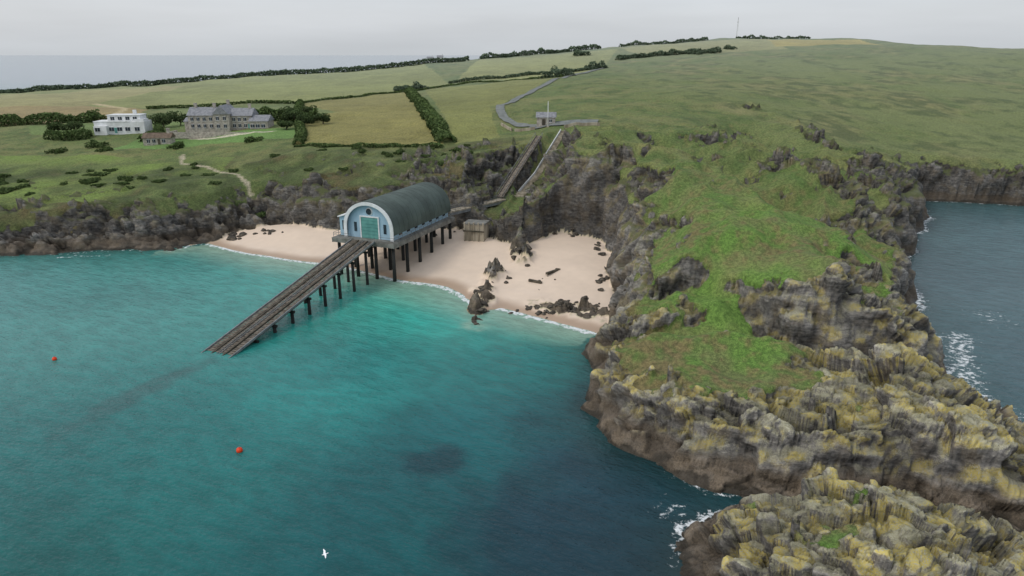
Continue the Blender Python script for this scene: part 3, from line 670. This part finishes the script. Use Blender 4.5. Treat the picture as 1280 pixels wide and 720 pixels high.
# ------------------------------------------------------------ vegetation
def leafmat(name,c1,c2):
    M=NT(name);tc=M.node('ShaderNodeNewGeometry');n=M.noise(tc.outputs['Position'],.9,3,.6);i=M.node('ShaderNodeAttribute',attribute_name='shade')
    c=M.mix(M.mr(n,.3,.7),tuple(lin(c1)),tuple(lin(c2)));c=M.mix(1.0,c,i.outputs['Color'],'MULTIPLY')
    M.set(M.b.inputs['Base Color'],c);M.b.inputs['Roughness'].default_value=.85;M.b.inputs['Specular IOR Level'].default_value=.15;return M.m
m_hedge=leafmat('hedge_foliage',(66,86,48),(96,112,66));m_hedgef=leafmat('distant_hedge_foliage',(82,98,78),(100,114,92));m_tree=leafmat('tree_foliage',(54,72,44),(88,104,62))
m_bark=mat('tree_bark',(88,76,62),(60,52,44),3,.9,.5)
def leafcloud(name,cen,rad,nrm,size,m_,parent=None):
    n=len(cen);d=rng.normal(size=(n,3));d/=np.linalg.norm(d,axis=1)[:,None]
    e=rng.normal(size=(n,3));e-= (e*d).sum(1)[:,None]*d;e/=np.linalg.norm(e,axis=1)[:,None];f=np.cross(d,e)
    s=(size*rng.uniform(.6,1.3,n))[:,None]
    co=np.stack([cen-e*s,cen+f*s*.6,cen+e*s,cen-f*s*.6],1).reshape(-1,3)
    fa=np.arange(4*n).reshape(n,4)
    me=bpy.data.meshes.new(name);me.from_pydata(co.tolist(),[],fa.tolist())
    A=me.attributes.new('shade','FLOAT_COLOR','POINT');v=np.repeat(nrm,4);A.data.foreach_set('color',np.stack([v,v,v,np.ones(4*n)],1).astype(np.float32).ravel())
    return newobj(name,me,parent,[m_])
def hedge(pts,w,h,label,m_=m_hedge,dens=6,leaf=.5,var=.4):
    Lh=sum(math.hypot(b[0]-a[0],b[1]-a[1]) for a,b in zip(pts[:-1],pts[1:]))
    n=int(Lh*dens);nc=max(int(Lh),4);c=drape(pts,nc);c=np.array(c);zc=np.array([gz(*p) for p in c])
    u=rng.uniform(0,nc,n);i=np.minimum(u.astype(int),nc-1);f=u-i
    x=c[i,0]*(1-f)+c[i+1,0]*f;y=c[i,1]*(1-f)+c[i+1,1]*f;z=zc[i]*(1-f)+zc[i+1]*f
    hh=h*(1+var*fbm(u/5+pts[0][0],u*0+1.3,401,3)*1.4);th=rng.uniform(0,math.pi,n);r=rng.uniform(.55,1,n)**.5
    ox=np.cos(th)*r*w/2*(1+.3*fbm(u/3,u*0,402));oz=np.sin(th)*r*hh
    dx=c[i+1,0]-c[i,0];dy=c[i+1,1]-c[i,1];l=np.hypot(dx,dy)+1e-6
    cen=np.stack([x-dy/l*ox,y+dx/l*ox,z+oz-.1],1)
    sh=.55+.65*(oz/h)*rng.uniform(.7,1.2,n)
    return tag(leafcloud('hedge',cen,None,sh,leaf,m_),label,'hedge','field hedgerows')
hedge([(-66,462),(-58,420),(-45,352),(-33,290),(-22,239)],7,2.2,'broad overgrown dark green hedge between two fields',dens=70,leaf=.6)
hedge([(-600,560),(-407,570),(-320,598),(-236,627),(-150,655),(-40,675)],6,4.0,'dark windswept hedge along the far field edge',m_hedgef,26,1.0,.25)
hedge([(-30,682),(20,708),(89,740)],6,4,'broken line of hedge along the hill crest',m_hedgef,24,1.0,.5)
hedge([(110,748),(160,762),(205,772)],6,3,'low hedge along the hill crest',m_hedgef,20,1.0,.7)
hedge([(84,585),(118,596),(152,606)],6,3.4,'dark isolated hedge across the hillside',m_hedgef,30,.9,.5)
hedge([(-330,342),(-244,342),(-200,341)],7,4.4,'dark green hedge behind the white house',dens=60,leaf=.7)
hedge([(-122,414),(-65,452),(-44,470),(-30,480),(32,450)],2.2,1.2,'thin hedge bordering a field',dens=24,leaf=.5)
hedge([(-202,394),(-122,414)],3,1.8,'thin hedge bordering a field',dens=26,leaf=.6)
hedge([(-122,412),(-100,330),(-78,262),(-75,246)],4.0,2.6,'uneven hedge along the field beside the house',dens=60,leaf=.5)
hedge([(-44,500),(20,500),(60,505)],3,2.0,'thin hedge bordering a field',m_hedgef,20,.8)
hedge([(-75,243),(-50,236),(-23,234)],2.5,1.0,'low hedge at the cliff top edge of the field',dens=50,leaf=.4,var=.8)
hedge([(-190,288),(-180,286),(-172,288)],5,3.4,'rounded garden hedge beside the white house',dens=90,leaf=.5)
hedge([(-150,300),(-146,292),(-142,284),(-146,276)],3.5,2.6,'garden hedge between the two houses',dens=70,leaf=.5)
hedge([(-128,308),(-100,312),(-84,306)],6,5,'tall garden hedge sheltering the country house',dens=110,leaf=.6)
hedge([(230,755),(300,740)],6,2.4,'low scrub line along the hill crest',m_hedgef,16,1.0,1.0)
hedge([(-64,455),(-75,462),(-62,470)],4,3,'small thicket at a field corner',m_hedgef,40,.9)
def tree(x,y,h,r,lb):
    z=gz(x,y);t=empty('tree',(x,y,z),random.uniform(0,6),lb,'tree','wind-pruned trees around the houses')
    cyl('trunk',(0,0,-.5),(.2,.1,h*.6),.3,.14,m_bark,t)
    n=1300;k=12;cc=np.stack([rng.uniform(-.65,.65,k)*r,rng.uniform(-.65,.65,k)*r,h*rng.uniform(.4,.8,k)],1);ci=rng.randint(0,k,n)
    d=rng.normal(size=(n,3));d/=np.linalg.norm(d,axis=1)[:,None];rr=r*.42*rng.uniform(.4,1,n)**.4
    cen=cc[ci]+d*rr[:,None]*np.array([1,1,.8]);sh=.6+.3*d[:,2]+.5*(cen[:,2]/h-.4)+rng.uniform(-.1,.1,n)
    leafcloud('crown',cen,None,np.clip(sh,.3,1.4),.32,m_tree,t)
for x_,y_,h_,r_ in ((-92,300,6,4.5),(-86,293,5,4),(-97,308,7,4.5),(-80,300,4.5,3.5),(-150,305,6,4.5),(-156,310,5.5,4.5),(-146,312,6.5,4.5),(-140,318,5.5,4),(-90,318,5.5,4),(-186,300,4.5,4),(-194,302,4.5,4),(-90,282,3.6,3)): tree(x_,y_,h_,r_,'dark wind-shaped broadleaf tree near the houses')
def bush(x,y,h,r,m_=m_hedge):
    n=500;d=rng.normal(size=(n,3));d/=np.linalg.norm(d,axis=1)[:,None];d[:,2]=abs(d[:,2])
    k=1+.3*np.sin(d[:,0]*5+x)+.2*np.sin(d[:,1]*7+y);cen=d*(rng.uniform(.6,1,n)**.5*k)[:,None]*np.array([r,r,h])
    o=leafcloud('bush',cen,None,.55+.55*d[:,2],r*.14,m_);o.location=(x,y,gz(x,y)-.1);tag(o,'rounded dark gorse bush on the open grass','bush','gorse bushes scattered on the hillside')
for x_,y_,h_,r_ in ((26,455,5,6),(34,458,4,5),(58,520,4,6),(64,522,4,5),(152,600,3,7),(170,612,3,6),(163,604,3,6),(185,625,3,5),(-60,462,4,5),(-205,350,4,5),(60,640,4,7),(-96,262,1.6,3),(-125,262,1.6,3),(-160,270,2,3.5),(-170,262,1.5,3),(-150,258,1.5,3)): bush(x_,y_,h_,r_,m_hedgef if y_>400 else m_hedge)
for k in range(60):
    x_=random.uniform(-170,-8);y_=random.uniform(203,232)
    bush(x_,y_,random.uniform(.4,1.0),random.uniform(1,2.6))
# ------------------------------------------------------------ boulders
def bmesh_rock(k):
    bm=bmesh.new();bmesh.ops.create_icosphere(bm,subdivisions=3,radius=1);r=random.Random(k)
    pl=[]
    for i in range(16):
        v=Vector((r.gauss(0,1),r.gauss(0,1),r.gauss(0,1))).normalized();pl.append((v,r.uniform(.55,.85)))
    for v in bm.verts:
        for n_,d_ in pl:
            e=v.co.dot(n_)-d_
            if e>0: v.co-=n_*e
        v.co*=1+.03*math.sin(v.co.x*9+k)*math.cos(v.co.y*8)
        v.co.z*=.7
    me=bpy.data.meshes.new('boulder');bm.to_mesh(me);bm.free();me.materials.append(m_rock);return me
rms=[bmesh_rock(i) for i in range(7)]
def boulder(x,y,s):
    o=bpy.data.objects.new('boulder',random.choice(rms));scene.collection.objects.link(o)
    o.location=(x,y,gz(x,y)+s*.1);o.scale=(s*random.uniform(.8,1.4),s*random.uniform(.7,1.2),s*random.uniform(.6,1));o.rotation_euler=(random.uniform(-.3,.3),random.uniform(-.3,.3),random.uniform(0,6.3))
    tag(o,'dark weathered boulder lying on the pale sand','boulder','boulders scattered over the beach')
B=[]
def scat(cx_,cy_,rx_,ry_,n,s0,s1):
    for i in range(n): B.append((random.gauss(cx_,rx_),random.gauss(cy_,ry_),random.uniform(s0,s1)))
scat(3,164,1.3,3,10,.6,1.7);scat(11,132,4.5,1.5,75,.25,.8);scat(-3,150,1.2,2,9,.3,.8);scat(-6.5,134,.9,6,22,.4,1.2);scat(-72,192,3.5,1.5,9,.4,1.2);scat(8,150,6,6,5,.15,.35);scat(22,168,.8,5,6,.5,1.2);scat(20,142,.8,7,10,.4,1.1);scat(-78,189,3,2,8,.7,1.5);scat(15,180,2.5,1,5,.5,1.1);scat(-20,184,5,.8,4,.4,.9)
for b in B:
    if gz(b[0],b[1])>-1: boulder(*b)
for (x_,y_,r_,l) in ((9.5,152.5,.9,5.2),(5.2,147,-.5,3.2)):
    o=boxes('driftwood_beam',[((0,0,0),(l,.6,.5)),((l*.3,0,.3),(.5,.7,.3))],m_timbd,None);o.location=(x_,y_,gz(x_,y_)+.25);o.rotation_euler=(0,.05,r_);tag(o,'washed-up dark timber beam lying on the sand','driftwood')
for x_,y_,r_,lb in ((-36.2,80.2,.42,'round orange mooring buoy floating on turquoise water'),(-79,109.3,.38,'small faded red mooring buoy floating on the sea')):
    e=empty('mooring_buoy',(x_,y_,.05),0,lb,'buoy','mooring buoys')
    bm=bmesh.new();bmesh.ops.create_uvsphere(bm,u_segments=20,v_segments=12,radius=r_)
    me=bpy.data.meshes.new('float');bm.to_mesh(me)
    for p in me.polygons:p.use_smooth=True
    o=newobj('float',me,e,[m_red],(0,0,.15));cyl('ring',(0,0,.15+r_*.9),(0,0,.3+r_),.08,.05,m_steel,e)
def gull(x,y,z,rz,fly,lb):
    e=empty('gull',(x,y,z),rz,lb,'gull','herring gulls')
    bm=bmesh.new();bmesh.ops.create_uvsphere(bm,u_segments=12,v_segments=10,radius=1)
    for v in bm.verts:
        t=v.co.x;w=(.085 if t>-.2 else .085*(1+(t+.2)*.8));v.co=Vector((t*.28,v.co.y*w*(1-.25*max(t,0)),v.co.z*w*(1-.2*max(t,0))+.03*max(t,0)))
    bmesh.ops.create_uvsphere(bm,u_segments=10,v_segments=8,radius=.06,matrix=Matrix.Translation((.29,0,.05)))
    bmesh.ops.create_cone(bm,cap_ends=True,segments=6,radius1=.022,radius2=.004,depth=.08,matrix=Matrix.Translation((.37,0,.04))@Matrix.Rotation(math.pi/2,4,'Y'))
    me=bpy.data.meshes.new('body');bm.to_mesh(me);newobj('body',me,e,[m_gull])
    for s_ in (1,-1):
        bm=bmesh.new()
        if fly: pr=[(.10,.05,.05),(.13,.3,.16),(.02,.68,.10),(-.04,.70,.09),(-.05,.3,.14),(-.12,.05,.04)]
        else: pr=[(.14,.08,.03),(.08,.1,.07),(-.3,.03,.03),(-.32,.02,.01),(-.1,.1,-.02),(.1,.1,-.02)]
        a=[bm.verts.new((p[0],p[1]*s_,p[2])) for p in pr];b=[bm.verts.new((p[0],p[1]*s_,p[2]-.015)) for p in pr]
        for i in range(6): bm.faces.new([a[i],a[(i+1)%6],b[(i+1)%6],b[i]])
        for q_ in ((0,1,4,5),(1,2,3,4)): bm.faces.new([a[i] for i in q_]);bm.faces.new([b[i] for i in q_[::-1]])
        me=bpy.data.meshes.new('wing');bm.to_mesh(me);newobj('wing',me,e,[m_gull if fly else m_gullg])
gull(-17.8,54.2,5,.4,True,'white gull gliding low over the water')
# ------------------------------------------------------------ world, sun, camera
w=bpy.data.worlds.new('World');scene.world=w;w.use_nodes=True;nt=w.node_tree;bg=nt.nodes['Background'];out=nt.nodes['World Output']
sky=nt.nodes.new('ShaderNodeTexSky');sky.sky_type='NISHITA';sky.sun_disc=False;sky.sun_elevation=math.radians(48);sky.sun_rotation=math.radians(245);sky.air_density=1;sky.dust_density=4
nt.links.new(sky.outputs[0],bg.inputs[0]);bg.inputs[1].default_value=.05
bg2=nt.nodes.new('ShaderNodeBackground');tc=nt.nodes.new('ShaderNodeTexCoord');sp_=nt.nodes.new('ShaderNodeSeparateXYZ');nt.links.new(tc.outputs['Generated'],sp_.inputs[0])
rp=nt.nodes.new('ShaderNodeValToRGB');nt.links.new(sp_.outputs[2],rp.inputs[0]);e=rp.color_ramp.elements
e[0].position=0;e[0].color=(.60,.635,.67,1);e[1].position=1;e[1].color=(.62,.65,.70,1)
x_=e.new(.05);x_.color=(.64,.665,.705,1);x_=e.new(.2);x_.color=(.58,.61,.67,1)
mp=nt.nodes.new('ShaderNodeMapping');mp.inputs['Scale'].default_value=(1.5,1.5,11);nt.links.new(tc.outputs['Generated'],mp.inputs[0])
nz_=nt.nodes.new('ShaderNodeTexNoise');nz_.inputs['Scale'].default_value=1.6;nz_.inputs['Detail'].default_value=5;nt.links.new(mp.outputs[0],nz_.inputs['Vector'])
r2=nt.nodes.new('ShaderNodeMapRange');nt.links.new(nz_.outputs['Fac'],r2.inputs[0]);r2.inputs[1].default_value=.3;r2.inputs[2].default_value=.7;r2.inputs[3].default_value=.90;r2.inputs[4].default_value=1.07
mx=nt.nodes.new('ShaderNodeVectorMath');mx.operation='SCALE';nt.links.new(rp.outputs[0],mx.inputs[0]);nt.links.new(r2.outputs[0],mx.inputs['Scale'])
nt.links.new(mx.outputs[0],bg2.inputs[0]);bg2.inputs[1].default_value=.9
ad=nt.nodes.new('ShaderNodeAddShader');nt.links.new(bg.outputs[0],ad.inputs[0]);nt.links.new(bg2.outputs[0],ad.inputs[1]);nt.links.new(ad.outputs[0],out.inputs[0])
sl=bpy.data.lights.new('sun','SUN');sl.energy=.8;sl.angle=math.radians(14);sl.color=(1,.97,.92);so=bpy.data.objects.new('sun',sl);scene.collection.objects.link(so)
dv=Vector((-.6,-.28,.74)).normalized();so.rotation_euler=dv.to_track_quat('Z','Y').to_euler()
cam=bpy.data.cameras.new('camera');co_=bpy.data.objects.new('camera',cam);scene.collection.objects.link(co_);scene.camera=co_
cam.sensor_width=36;cam.lens=36*865/1280;cam.clip_end=60000;cam.clip_start=.5
co_.location=(0,0,50);co_.rotation_euler=(math.radians(90-18.65),0,0)
